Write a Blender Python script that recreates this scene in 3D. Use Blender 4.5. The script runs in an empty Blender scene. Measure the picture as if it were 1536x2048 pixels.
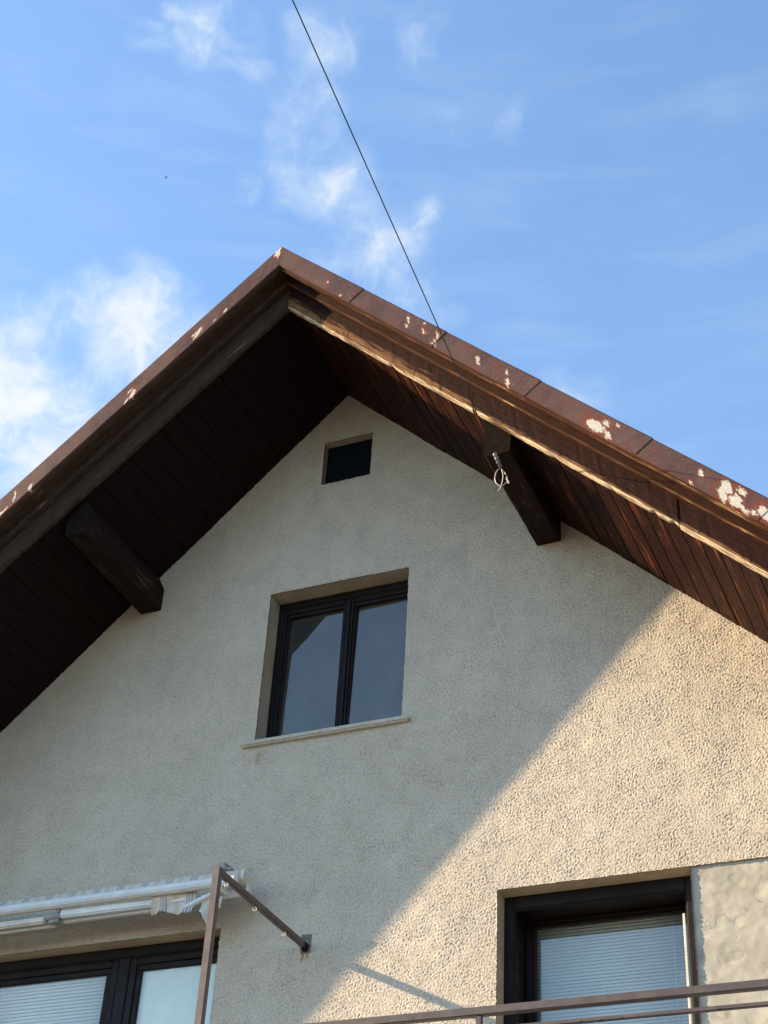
import bpy, bmesh, math, random
import numpy as np
from mathutils import Vector, Matrix, Euler
random.seed(7); rng = np.random.default_rng(11)
S = bpy.context.scene
col = S.collection

# ------------------------------------------------------------------ camera
cam_d = bpy.data.cameras.new("camera"); cam = bpy.data.objects.new("camera", cam_d); col.objects.link(cam)
cam_d.sensor_fit = 'VERTICAL'; cam_d.sensor_height = 24.0; cam_d.lens = 3223.0 / 2048.0 * 24.0
cam_d.clip_start = 0.1; cam_d.clip_end = 6000
yaw, pitch, roll = 0.4401, 0.6386, 0.0635
cp, sp, cy_, sy_ = math.cos(pitch), math.sin(pitch), math.cos(yaw), math.sin(yaw)
fwd = Vector((-sy_ * cp, cy_ * cp, sp)); rt = Vector((cy_, sy_, 0)); up = rt.cross(fwd)
r2 = rt * math.cos(roll) + up * math.sin(roll); u2 = up * math.cos(roll) - rt * math.sin(roll)
CAM = Vector((4.8524, -9.4384, -9.0927))
cam.matrix_world = Matrix(((r2.x, u2.x, -fwd.x, CAM.x), (r2.y, u2.y, -fwd.y, CAM.y), (r2.z, u2.z, -fwd.z, CAM.z), (0, 0, 0, 1)))
S.camera = cam
S.render.resolution_x, S.render.resolution_y = 768, 1024
def pixdir(u, v):
    d = fwd + r2 * ((u - 768) / 3223.0) - u2 * ((v - 1024) / 3223.0)
    return d.normalized()

# ------------------------------------------------------------------ sun, sky
SUN = Vector((-2.66, -1.0, 1.256)).normalized()          # towards the sun
sun_d = bpy.data.lights.new("sun", 'SUN'); sun = bpy.data.objects.new("sun", sun_d); col.objects.link(sun)
sun_d.energy = 5.0; sun_d.angle = math.radians(0.55); sun_d.color = (1.0, 0.73, 0.44)
sun.rotation_euler = (-SUN).to_track_quat('-Z', 'Y').to_euler()
sun.location = (-20, -8, 10)
S.view_settings.view_transform = 'Standard'; S.view_settings.look = 'None'
S.view_settings.gamma = 1.0; S.view_settings.exposure = 1.12
world = bpy.data.worlds.new("World"); S.world = world; world.use_nodes = True

class NT:
    """tiny node helper"""
    def __init__(self, tree):
        self.t = tree; self.n = tree.nodes; self.l = tree.links
    def new(self, typ, ins=None, **props):
        nd = self.n.new(typ)
        for k, v in props.items(): setattr(nd, k, v)
        for k, v in (ins or {}).items(): self.set(nd.inputs[k], v)
        return nd
    def set(self, sock, v):
        if isinstance(v, bpy.types.NodeSocket): self.l.new(v, sock)
        else:
            if isinstance(v, (tuple, list)) and len(v) == 3 and sock.type == 'RGBA': v = (*v, 1)
            sock.default_value = v
    def math(self, op, a, b=0.0, c=None, clamp=False):
        nd = self.new('ShaderNodeMath', operation=op); nd.use_clamp = clamp
        self.set(nd.inputs[0], a); self.set(nd.inputs[1], b)
        if c is not None: self.set(nd.inputs[2], c)
        return nd.outputs[0]
    def vmath(self, op, a, b=None, out=0):
        nd = self.new('ShaderNodeVectorMath', operation=op); self.set(nd.inputs[0], a)
        if b is not None:
            if op == 'SCALE': self.set(nd.inputs['Scale'], b)
            else: self.set(nd.inputs[1], b)
        return nd.outputs[out]
    def noise(self, vec, scale, detail=4, rough=.55, dist=0, dims='3D', color=False):
        nd = self.new('ShaderNodeTexNoise', {'Vector': vec, 'Scale': scale, 'Detail': detail, 'Roughness': rough, 'Distortion': dist})
        return nd.outputs['Color' if color else 'Fac']
    def ramp(self, fac, a, b, lo=0.0, hi=1.0, smooth=True):
        nd = self.new('ShaderNodeMapRange', {'Value': fac, 'From Min': a, 'From Max': b, 'To Min': lo, 'To Max': hi})
        nd.interpolation_type = 'SMOOTHSTEP' if smooth else 'LINEAR'
        return nd.outputs[0]
    def mix(self, fac, a, b, mode='MIX'):
        nd = self.new('ShaderNodeMix', data_type='RGBA', blend_type=mode)
        self.set(nd.inputs[0], fac); self.set(nd.inputs[6], a); self.set(nd.inputs[7], b)
        return nd.outputs[2]
    def mapping(self, vec, scale=(1, 1, 1), loc=(0, 0, 0), rot=(0, 0, 0)):
        nd = self.new('ShaderNodeMapping', {'Vector': vec, 'Scale': scale, 'Location': loc, 'Rotation': rot})
        return nd.outputs[0]

def build_world():
    w = NT(world.node_tree); w.n.clear()
    sky = w.new('ShaderNodeTexSky'); sky.sky_type = 'NISHITA'; sky.sun_disc = False
    sky.sun_elevation = math.asin(SUN.z); sky.sun_rotation = math.atan2(SUN.x, SUN.y)
    sky.altitude = 300; sky.air_density = 1.3; sky.dust_density = 0.15; sky.ozone_density = 2.8
    co = w.new('ShaderNodeTexCoord').outputs['Generated']
    d = w.vmath('NORMALIZE', co)
    # clouds: soft lobes by direction, broken up by fractal noise
    warp = w.vmath('SCALE', w.vmath('SUBTRACT', w.noise(d, 14, 3, .55, color=True), (0.5, 0.5, 0.5)), 0.05)
    dw = w.vmath('ADD', d, warp)
    blobs = [((20, 760), 210, 1.05), ((130, 850), 230, .80), ((255, 655), 175, .95), ((345, 700), 150, .72), ((60, 640), 130, .50), ((110, 930), 110, .45),
             ((420, 50), 150, .62), ((480, 120), 80, .50), ((300, 70), 80, .42), ((640, 80), 120, .52), ((610, 160), 100, .42), ((850, 75), 100, .42),
             ((600, 280), 120, .66), ((670, 350), 120, .62), ((760, 500), 150, .60), ((690, 480), 120, .48), ((860, 600), 110, .50), ((820, 440), 90, .42),
             ((700, 430), 110, .55), ((640, 210), 100, .42), ((800, 570), 100, .55), ((600, 340), 90, .5), ((480, 355), 70, .40), ((1030, 230), 80, .36), ((920, 250), 80, .3), ((1150, 800), 110, .42)]
    tot = None
    for (px, rad, s) in blobs:
        c = pixdir(*px); ang = rad * 1.3 / 3223.0
        dist = w.vmath('DISTANCE', dw, tuple(c), out=1)
        g = w.ramp(dist, ang, 0.0, 0.0, s)
        tot = g if tot is None else w.math('MAXIMUM', tot, g)
    n1 = w.noise(dw, 30, 10, .60, .25)
    n2 = w.noise(d, 5.5, 5, .5)
    wide = w.ramp(n2, .55, .8, 0, .2)
    base = w.math('MAXIMUM', tot, wide)
    dens = w.math('ADD', base, w.math('MULTIPLY', w.math('SUBTRACT', n1, .5), 1.5))
    dens = w.math('MULTIPLY', dens, w.ramp(base, .0, .35))
    dens = w.ramp(dens, .05, 1.15, 0, .94)
    # faint high streaks
    sm = w.mapping(d, scale=(5, 5, 30), rot=(0.10, 0.16, 0))
    st = w.ramp(w.noise(sm, 1.7, 6, .55, .4), .46, .80, 0, .15)
    dens = w.math('ADD', dens, st, clamp=True)
    bright = w.mix(w.ramp(dens, .2, .9), (2.15, 2.65, 3.2), (2.95, 3.05, 3.1))
    elev = w.new('ShaderNodeSeparateXYZ', {0: d}).outputs[2]
    skyc = w.mix(w.ramp(n2, .25, .75, .01, .05), w.mix(1.0, sky.outputs[0], (.95, 1.0, 1.06), 'MULTIPLY'), (2.2, 3.0, 4.1))
    colr = w.mix(w.math('MULTIPLY', dens, w.ramp(elev, .0, .1)), skyc, bright)
    bg = w.new('ShaderNodeBackground', {'Color': colr, 'Strength': 0.15})
    out = w.new('ShaderNodeOutputWorld'); w.l.new(bg.outputs[0], out.inputs[0])
build_world()

# ------------------------------------------------------------------ materials
def material(name, rough=.7, metallic=0.0, spec=.4):
    m = bpy.data.materials.new(name); m.use_nodes = True
    w = NT(m.node_tree); b = w.n['Principled BSDF']
    b.inputs['Roughness'].default_value = rough; b.inputs['Metallic'].default_value = metallic
    b.inputs['Specular IOR Level'].default_value = spec
    return m, w, b
def bump(w, b, h, strength=.5, dist=.01):
    nd = w.new('ShaderNodeBump', {'Height': h, 'Strength': strength, 'Distance': dist}); w.l.new(nd.outputs[0], b.inputs['Normal'])

def mat_stucco():
    m, w, b = material('stucco', .95, spec=.15)
    P = w.new('ShaderNodeTexCoord').outputs['Object']
    big = w.noise(P, .9, 5, .6); mid = w.noise(P, 6, 4, .6); fine = w.noise(P, 85, 4, .6)
    c = w.mix(w.ramp(big, .35, .68), (.555, .498, .412), (.62, .563, .472))
    c = w.mix(w.ramp(mid, .4, .75, 0, .35), c, (.43, .395, .335))
    c = w.mix(w.ramp(fine, .38, .54, .22, 0), c, (.30, .27, .225))
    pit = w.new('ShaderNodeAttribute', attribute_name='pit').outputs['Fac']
    c = w.mix(w.math('MULTIPLY', pit, w.ramp(mid, .3, .7, .32, .60)), c, (.20, .18, .15))  # relief pits darkened in the colour, standing in for crevice shade
    # streaky grime running down
    s = w.noise(w.mapping(P, scale=(9, 1, .6)), 1.6, 5, .6)
    c = w.mix(w.ramp(s, .55, .8, 0, .22), c, (.33, .325, .28))
    # rust runs below the bracket plate and the sill
    sx = w.new('ShaderNodeSeparateXYZ', {0: P}); X, Z = sx.outputs[0], sx.outputs[2]
    for (x, z0, ln, wd, col_, k) in ((.010, -4.985, .10, .012, (.27, .14, .05), .95), (.045, -4.99, .07, .02, (.30, .19, .08), .7),
                                   (-.50, -3.39, .14, .03, (.34, .25, .14), .55), (-.47, -3.37, .07, .05, (.35, .28, .17), .4)):
        nx = w.math('ADD', X, w.math('MULTIPLY', w.math('SUBTRACT', w.noise(P, 22, 2), .5), .035))
        a = w.ramp(w.math('ABSOLUTE', w.math('SUBTRACT', nx, x)), wd, wd * .3)
        v = w.math('MULTIPLY', w.ramp(Z, z0 - ln, z0 - ln * .4), w.ramp(Z, z0 + .012, z0 - .01))
        c = w.mix(w.math('MULTIPLY', w.math('MULTIPLY', a, v), k), c, col_)
    w.set(b.inputs['Base Color'], c)
    bump(w, b, w.noise(P, 230, 3, .65), .55, .004)
    return m
def mat_reveal():
    m, w, b = material('reveal_plaster', .95, spec=.15)
    P = w.new('ShaderNodeTexCoord').outputs['Object']
    c = w.mix(w.ramp(w.noise(P, 4, 5, .6), .35, .7), (.40, .345, .255), (.50, .44, .34))
    c = w.mix(w.ramp(w.noise(P, 60, 4, .6), .4, .7, .25, 0), c, (.30, .27, .21))
    w.set(b.inputs['Base Color'], c); bump(w, b, w.noise(P, 90, 5, .7), .6, .006)
    return m
def mat_patch():
    m, w, b = material('bare_cement', .95, spec=.15)
    P = w.new('ShaderNodeTexCoord').outputs['Object']
    a = w.noise(P, 2.6, 8, .62, 1.1); d = w.noise(P, 11, 6, .65, .6)
    c = w.mix(w.ramp(a, .40, .60), (.36, .35, .30), (.44, .43, .375))
    c = w.mix(w.ramp(d, .52, .68, 0, .75), c, (.29, .265, .215))
    c = w.mix(w.ramp(w.noise(P, 5, 4, .5), .56, .66, 0, .5), c, (.50, .49, .42))
    vor = w.new('ShaderNodeTexVoronoi', {'Vector': w.vmath('ADD', P, w.vmath('SCALE', w.noise(P, 4, 4, .6, color=True), .35)), 'Scale': 2.1}, feature='DISTANCE_TO_EDGE')
    crack = w.math('MULTIPLY', w.ramp(vor.outputs[0], .012, .002), w.ramp(w.noise(P, 3.1, 2), .5, .58))
    c = w.mix(w.math('MULTIPLY', crack, .4), c, (.17, .15, .12))
    w.set(b.inputs['Base Color'], c)
    h = w.math('ADD', w.math('MULTIPLY', a, 1.3), w.math('ADD', w.math('MULTIPLY', d, .5), w.math('MULTIPLY', crack, -.4)))
    bump(w, b, h, .35, .005)
    return m
def mat_wood(name, dark, light, wear=.5, rough=.75, edge=None, cracks=(), spec=.10):
    """UV: u along the grain in metres, v across in metres"""
    m, w, b = material(name, rough, spec=spec)
    uv = w.new('ShaderNodeTexCoord').outputs['UV']
    g = w.noise(w.mapping(uv, scale=(1.7, 48, 1)), 1.0, 9, .70, .7)
    g2 = w.noise(w.mapping(uv, scale=(7, 190, 1)), 1.0, 5, .65)
    blot = w.noise(w.mapping(uv, scale=(2.2, 13, 1)), 1.0, 6, .62, 1.0)
    patch = w.noise(w.mapping(uv, scale=(5, 22, 1), loc=(3, 7, 0)), 1.0, 6, .66, .6)
    mask = w.math('ADD', w.math('MULTIPLY', g, .75), w.math('MULTIPLY', blot, .65))
    if edge:                               # varnish gone along a weathered edge: v range
        vv = w.new('ShaderNodeSeparateXYZ', {0: uv}).outputs[1]
        for (a_, b_, k) in edge: mask = w.math('ADD', mask, w.ramp(vv, a_, b_, 0, k))
    if cracks:                             # the upper length of the board is weathered most
        sp0 = w.new('ShaderNodeSeparateXYZ', {0: uv})
        mask = w.math('ADD', mask, w.math('MULTIPLY', w.ramp(sp0.outputs[1], .07, .24, 0, .30), w.ramp(sp0.outputs[0], 3.0, 1.4)))
    mk = w.ramp(mask, .92 - wear * .36, 1.10 - wear * .36)
    c = w.mix(mk, dark, light)
    c = w.mix(w.ramp(patch, .52, .66, 0, .55), c, tuple(x * .38 for x in dark))
    c = w.mix(w.ramp(g2, .38, .56, .75, 0), c, tuple(x * .30 for x in dark))
    ck = None
    if cracks:
        sp = w.new('ShaderNodeSeparateXYZ', {0: uv}); uu, vv = sp.outputs[0], sp.outputs[1]
        uu = w.math('ADD', uu, w.math('MULTIPLY', w.noise(w.mapping(uv, scale=(4, 30, 1)), 1.0, 3), .03))
        for (x, off) in cracks:
            d_ = w.math('ABSOLUTE', w.math('SUBTRACT', w.math('ADD', uu, w.math('MULTIPLY', vv, .25)), x + off + .07))
            ck = d_ if ck is None else w.math('MINIMUM', ck, d_)
        ck = w.math('MULTIPLY', w.ramp(ck, .0075, .003), w.ramp(vv, .11, .17))
        c = w.mix(w.math('MULTIPLY', ck, .85), c, (.008, .005, .004))
    w.set(b.inputs['Base Color'], c)
    bump(w, b, w.math('ADD', w.math('MULTIPLY', g, 1.4), w.math('MULTIPLY', g2, .7)), .9, .008)
    return m
def mat_sheet():
    m, w, b = material('painted_sheet', .62, .0, spec=.16)
    P = w.new('ShaderNodeTexCoord').outputs['Object']
    n = w.noise(P, 3.2, 6, .6, .3); n2 = w.noise(P, 14, 6, .62, .4); n3 = w.noise(P, 95, 4, .6)
    c = w.mix(w.ramp(n, .35, .65), (.062, .034, .034), (.100, .056, .050))
    c = w.mix(w.ramp(n2, .55, .70, 0, .85), c, (.15, .032, .016))
    c = w.mix(w.ramp(n2, .30, .42, .5, 0), c, (.075, .062, .072))
    c = w.mix(w.ramp(n3, .50, .66, 0, .45), c, (.17, .12, .105))
    # flaked paint showing the pale primer: (x, height over the roof line, radius x, radius z)
    chips = [(2.586, .303, .062, .050), (2.62, .325, .035, .035), (2.665, .378, .026, .030), (2.668, .284, .022, .035), (2.739, .411, .012, .014),
             (.460, .332, .016, .016), (.588, .262, .010, .010), (1.178, .383, .010, .030), (1.165, .313, .012, .016), (1.311, .426, .010, .014),
             (1.306, .345, .014, .028), (1.420, .374, .010, .040), (1.40, .300, .010, .030), (1.386, .268, .016, .012), (1.738, .336, .010, .045),
             (1.959, .371, .010, .026), (1.967, .278, .018, .034), (3.262, .373, .013, .028), (3.192, .256, .010, .010),
             (3.42, .375, .030, .055), (3.385, .30, .028, .060), (3.395, .335, .022, .05), (3.46, .287, .045, .040), (3.478, .325, .028, .035), (3.503, .404, .026, .028),
             (3.51, .262, .026, .026), (3.63, .318, .050, .052), (3.565, .275, .02, .02),
             (-.028, .425, .030, .040), (-.015, .385, .014, .04), (-.653, .320, .030, .034), (-.695, .337, .018, .020), (-.67, .29, .02, .02), (-1.172, .285, .024, .040), (-1.218, .275, .016, .016),
             (-1.20, .35, .022, .012), (-.440, .286, .012, .012), (-.528, .278, .012, .012), (-1.955, .272, .014, .030), (-2.085, .34, .008, .06), (-2.18, .275, .05, .02)]
    sx = w.new('ShaderNodeSeparateXYZ', {0: P}); X, Z = sx.outputs[0], sx.outputs[2]
    ax = w.math('ABSOLUTE', X)
    slope = w.ramp(X, -.001, .001, TANL, TANR, False)
    K = w.math('ADD', Z, w.math('MULTIPLY', ax, slope))
    q = w.new('ShaderNodeCombineXYZ', {0: X, 1: K}).outputs[0]
    wob = w.vmath('SCALE', w.vmath('SUBTRACT', w.noise(w.mapping(q, scale=(1, .55, 1)), 34, 4, .7, color=True), (.5, .5, .5)), .085)
    q = w.vmath('ADD', q, wob)
    q = w.vmath('ADD', q, w.vmath('SCALE', w.vmath('SUBTRACT', w.noise(q, 110, 3, .7, color=True), (.5, .5, .5)), .045))
    tot = None
    for (x, k, rx, rz) in chips:
        dd = w.vmath('LENGTH', w.vmath('MULTIPLY', w.vmath('SUBTRACT', q, (x, k, 0)), (1 / (rx * .84), 1 / (rz * .92), 0)), out=1)
        tot = dd if tot is None else w.math('MINIMUM', tot, dd)
    front = w.ramp(w.new('ShaderNodeSeparateXYZ', {0: P}).outputs[1], -1.37, -1.40)
    mk = w.math('MULTIPLY', w.ramp(tot, 1.04, .96), front)
    halo = w.math('MULTIPLY', w.ramp(tot, 2.6, 1.0, 0, .7), front)
    c = w.mix(halo, c, (.20, .045, .024))
    c = w.mix(mk, c, w.mix(w.ramp(n3, .3, .7), (.44, .43, .37), (.58, .57, .50)))
    w.set(b.inputs['Base Color'], c)
    bump(w, b, w.math('ADD', w.math('MULTIPLY', n3, .4), w.math('MULTIPLY', mk, -.8)), .5, .003)
    return m
def mat_plain(name, c1, c2, rough=.5, scale=12, metallic=0, spec=.4, bmp=0.0, bscale=60):
    m, w, b = material(name, rough, metallic, spec)
    P = w.new('ShaderNodeTexCoord').outputs['Object']
    c = w.mix(w.ramp(w.noise(P, scale, 6, .62, .2), .35, .68), c1, c2)
    w.set(b.inputs['Base Color'], c)
    w.set(b.inputs['Roughness'], w.ramp(w.noise(P, scale * 2.3, 4, .6), .3, .7, rough * .85, min(1, rough * 1.2)))
    if bmp: bump(w, b, w.noise(P, bscale, 4, .6), bmp, .003)
    return m
def mat_glass(k=2.3, name='window_glass'):
    m, w, b = material(name, .03)
    w.n.remove(b)
    P = w.new('ShaderNodeTexCoord').outputs['Object']
    bp = w.new('ShaderNodeBump', {'Height': w.noise(P, 1.6, 1, .4), 'Strength': .03, 'Distance': .1})
    gl = w.new('ShaderNodeBsdfGlossy', {'Color': (1.0, .93, .83, 1), 'Roughness': 0.012, 'Normal': bp.outputs[0]})
    tr = w.new('ShaderNodeBsdfTransparent', {'Color': (.88, .92, .90, 1)})
    df = w.new('ShaderNodeBsdfDiffuse', {'Color': (.55, .54, .50, 1)})
    g = w.new('ShaderNodeNewGeometry')
    c = w.math('ABSOLUTE', w.vmath('DOT_PRODUCT', g.outputs['Incoming'], g.outputs['Normal'], out=1))
    f = w.math('POWER', w.math('SUBTRACT', 1.0, c, clamp=True), 5.0)
    f = w.math('MULTIPLY', w.math('ADD', .042, w.math('MULTIPLY', f, .95)), k, clamp=True)     # double glazing
    dirt = w.ramp(w.noise(w.mapping(P, scale=(3, 1, 1.2)), 2.5, 6, .6), .3, .8, .05, .12)
    t2 = w.new('ShaderNodeMixShader', {0: dirt, 1: tr.outputs[0], 2: df.outputs[0]})
    mx = w.new('ShaderNodeMixShader', {0: f, 1: t2.outputs[0], 2: gl.outputs[0]})
    w.l.new(mx.outputs[0], w.n['Material Output'].inputs[0])
    return m
def mat_fabric():
    m, w, b = material('striped_awning_fabric', .9, spec=.1)
    P = w.new('ShaderNodeTexCoord').outputs['Object']
    x = w.new('ShaderNodeSeparateXYZ', {0: P}).outputs[0]
    fr = w.math('FRACT', w.math('MULTIPLY', x, 5.0))
    st = None
    for c0 in (.16, .26, .36):
        s = w.ramp(w.math('ABSOLUTE', w.math('SUBTRACT', fr, c0)), .034, .022)
        st = s if st is None else w.math('MAXIMUM', st, s)
    tan = w.ramp(w.math('ABSOLUTE', w.math('SUBTRACT', fr, .72)), .12, .10, 0, .5)
    c = w.mix(tan, (.60, .57, .50), (.48, .42, .33))
    c = w.mix(w.math('MULTIPLY', st, .75), c, (.20, .21, .26))
    c = w.mix(w.ramp(w.noise(P, 17, 5, .6), .5, .75, 0, .35), c, (.32, .31, .27))
    w.set(b.inputs['Base Color'], c); bump(w, b, w.noise(P, 300, 2), .3, .002)
    return m

TANL, TANR, TANW = 0.9470, 0.9570, 0.9530     # verge slopes and the slope of the wall top
FLARE = {-1: 0.0320, 1: 0.0}                      # the left verge stands a little further out towards the eaves
M = dict(
    stucco=mat_stucco(), reveal=mat_reveal(), patch=mat_patch(),
    board=mat_wood('weathered_board', (.032, .011, .0075), (.30, .155, .075), .10, edge=((.20, .275, .34),),
                   cracks=[(x * 1.377, 0) for x in (.31, .57, 1.16, 1.38)] + [(x * 1.377, 7.3) for x in (1.87, 2.05, 2.29, 2.72)] + [(x * 1.377, 14.6) for x in (3.2, 3.5)]),
    rim=mat_wood('worn_rim', (.085, .036, .020), (.52, .33, .17), .62, .8),
    boardup=mat_wood('upper_board', (.046, .016, .010), (.34, .175, .085), .26),
    edge=mat_wood('bare_wood_edge', (.17, .10, .055), (.80, .65, .46), 1.0, .85),
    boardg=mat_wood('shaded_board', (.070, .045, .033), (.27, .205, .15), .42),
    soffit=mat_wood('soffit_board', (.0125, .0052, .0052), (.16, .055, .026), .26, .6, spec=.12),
    soffitr=mat_wood('sunlit_worn_soffit', (.024, .0062, .0042), (.27, .078, .027), .50, .6, spec=.12),  # worn, redder copy for the right side, with sunlight put into its colour
    beamend=mat_plain('dark_beam_end', (.010, .007, .006), (.016, .011, .009), .9, 20, spec=.03),  # near-black colour for the front end faces of the purlins
    beam=mat_wood('beam_wood', (.024, .012, .010), (.17, .135, .11), .40, .6),
    frame=mat_plain('dark_brown_frame', (.0085, .0065, .0075), (.014, .010, .010), .5, 5, spec=.16),
    steel=mat_plain('brown_painted_steel', (.072, .056, .054), (.098, .077, .072), .45, 9, bmp=.1),
    plate=mat_plain('grey_steel_plate', (.10, .09, .09), (.19, .16, .15), .6, 25),
    white=mat_plain('white_aluminium', (.62, .66, .68), (.72, .76, .78), .35, 6),
    cream=mat_plain('cream_aluminium', (.52, .50, .44), (.64, .62, .56), .45, 8),
    grey=mat_plain('worn_grey_metal', (.22, .21, .20), (.34, .33, .31), .5, 14),
    slat=mat_plain('white_blind', (.80, .82, .86), (.86, .88, .90), .5, 3),
    slatd=mat_plain('dark_green_header', (.05, .065, .055), (.085, .10, .085), .5, 5),
    curtain=mat_plain('pale_roller', (.80, .88, .88), (.86, .92, .92), .85, 2),
    dark=mat_plain('dark_room', (.004, .004, .0045), (.008, .008, .008), .95, 3),
    cable=mat_plain('black_cable', (.015, .014, .018), (.03, .028, .03), .6, 20),
    wire=mat_plain('galvanised_wire', (.45, .45, .42), (.62, .62, .58), .45, 30, metallic=.3),
    ceram=mat_plain('dusty_insulator', (.20, .21, .23), (.34, .35, .36), .5, 30),
    sill=mat_plain('terrazzo_sill', (.42, .39, .33), (.55, .52, .44), .85, 40, bmp=.3, bscale=120),
    roof=mat_plain('roof_tiles', (.10, .045, .035), (.17, .075, .055), .8, 6, bmp=.5, bscale=12),
    ground=mat_plain('ground', (.10, .088, .062), (.16, .14, .105), .95, .35, bmp=.4, bscale=4),
    concrete=mat_plain('balcony_concrete', (.34, .32, .28), (.44, .42, .37), .9, 5, bmp=.4, bscale=40),
    bird=mat_plain('bird_feathers', (.12, .13, .16), (.18, .19, .22), .8, 10),
    navy=mat_plain('dark_blue_panel', (.0035, .007, .014), (.005, .009, .017), .8, 6, spec=.1),
    slatg=mat_plain('grey_green_blind', (.52, .55, .55), (.60, .63, .63), .5, 4),
    glass=mat_glass(), coated=mat_glass(3.4, 'coated_glass'), fabric=mat_fabric(), sheet=None)
M['sheet'] = mat_sheet()

# ------------------------------------------------------------------ object helpers
def tag(o, label=None, cat=None, group=None, kind=None):
    for k, v in (('label', label), ('category', cat), ('group', group), ('kind', kind)):
        if v: o[k] = v
    return o
def empty(name, loc, label, cat, group=None):
    o = bpy.data.objects.new(name, None); col.objects.link(o); o.location = loc; o.empty_display_size = .2
    return tag(o, label, cat, group)
def link(name, me, mats, parent=None, smooth=False):
    for m_ in (mats if isinstance(mats, (list, tuple)) else [mats]): me.materials.append(m_)
    if smooth: me.polygons.foreach_set('use_smooth', [True] * len(me.polygons))
    o = bpy.data.objects.new(name, me); col.objects.link(o)
    if parent is not None:
        o.parent = parent
        # geometry is written in world coordinates; the empties sit elsewhere
        if parent.type == 'EMPTY': o.matrix_parent_inverse = Matrix.Translation(-parent.location)
    return o
class MB:
    """collects shapes into one mesh; every face carries a material index and grain UVs"""
    def __init__(s): s.v = []; s.f = []; s.mi = []; s.uv = []
    def quad(s, idx, mi=0, uv=None):
        s.f.append(tuple(idx)); s.mi.append(mi); s.uv.append(uv)
    def box(s, x0, x1, y0, y1, z0, z1, mi=0, bev=.003):
        bm = bmesh.new(); bmesh.ops.create_cube(bm, size=1)
        for v in bm.verts: v.co = Vector((x0 + (v.co.x + .5) * (x1 - x0), y0 + (v.co.y + .5) * (y1 - y0), z0 + (v.co.z + .5) * (z1 - z0)))
        if bev: bmesh.ops.bevel(bm, geom=bm.edges[:], offset=min(bev, .3 * min(x1 - x0, y1 - y0, z1 - z0)), segments=1, affect='EDGES')
        s.addbm(bm, mi)
    def addbm(s, bm, mi=0, grain=None):
        o = len(s.v); bm.verts.ensure_lookup_table()
        s.v += [tuple(v.co) for v in bm.verts]
        for f in bm.faces: s.quad([v.index + o for v in f.verts], mi)
        bm.free()
    def beam(s, a, b, w, h, mi=0, upv=(0, 0, 1), bev=.003):
        """square bar from a to b"""
        a, b = Vector(a), Vector(b); d = (b - a); L = d.length; d.normalize()
        x = d.cross(Vector(upv)).normalized(); z = x.cross(d).normalized()
        bm = bmesh.new(); bmesh.ops.create_cube(bm, size=1)
        for v in bm.verts: v.co = Vector((v.co.x * w, (v.co.y + .5) * L, v.co.z * h))
        if bev: bmesh.ops.bevel(bm, geom=bm.edges[:], offset=bev, segments=2, affect='EDGES')
        for v in bm.verts: v.co = a + x * v.co.x + d * v.co.y + z * v.co.z
        s.addbm(bm, mi)
    def tube(s, pts, r, n=8, mi=0, cap=True, radii=None):
        pts = [Vector(p) for p in pts]; o = len(s.v); prev = None
        for i, p in enumerate(pts):
            t = (pts[min(i + 1, len(pts) - 1)] - pts[max(i - 1, 0)]).normalized()
            if prev is None: a = t.orthogonal().normalized()
            else: a = (prev - t * prev.dot(t)).normalized()
            prev = a; b = t.cross(a); rr = radii[i] if radii else r
            for k in range(n):
                th = 2 * math.pi * k / n; s.v.append(tuple(p + (a * math.cos(th) + b * math.sin(th)) * rr))
        for i in range(len(pts) - 1):
            for k in range(n):
                s.quad((o + i * n + k, o + i * n + (k + 1) % n, o + (i + 1) * n + (k + 1) % n, o + (i + 1) * n + k), mi)
        if cap:
            s.quad([o + k for k in range(n)][::-1], mi); s.quad([o + (len(pts) - 1) * n + k for k in range(n)], mi)
    def build(s, name, mats, parent=None, smooth=False):
        me = bpy.data.meshes.new(name); me.from_pydata(s.v, [], s.f)
        me.polygons.foreach_set('material_index', s.mi)
        uvl = me.uv_layers.new(name='UVMap'); k = 0
        for f, uv in zip(s.f, s.uv):
            if uv is None:            # box projection in metres
                pts = [Vector(s.v[i]) for i in f]
                n = (pts[1] - pts[0]).cross(pts[-1] - pts[0]); ax = max(range(3), key=lambda i: abs(n[i]))
                oth = [i for i in (0, 1, 2) if i != ax]
                uv = [(p[oth[0]], p[oth[1]]) for p in pts]
            for c in uv: uvl.data[k].uv = c; k += 1
        me.validate(); me.update()
        o = link(name, me, mats, parent, smooth)
        return o

# ------------------------------------------------------------------ house
house = empty('house', (0, 0, -10.7), 'beige rough-rendered house gable with dark wooden eaves and rusty metal verge', 'house')

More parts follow.
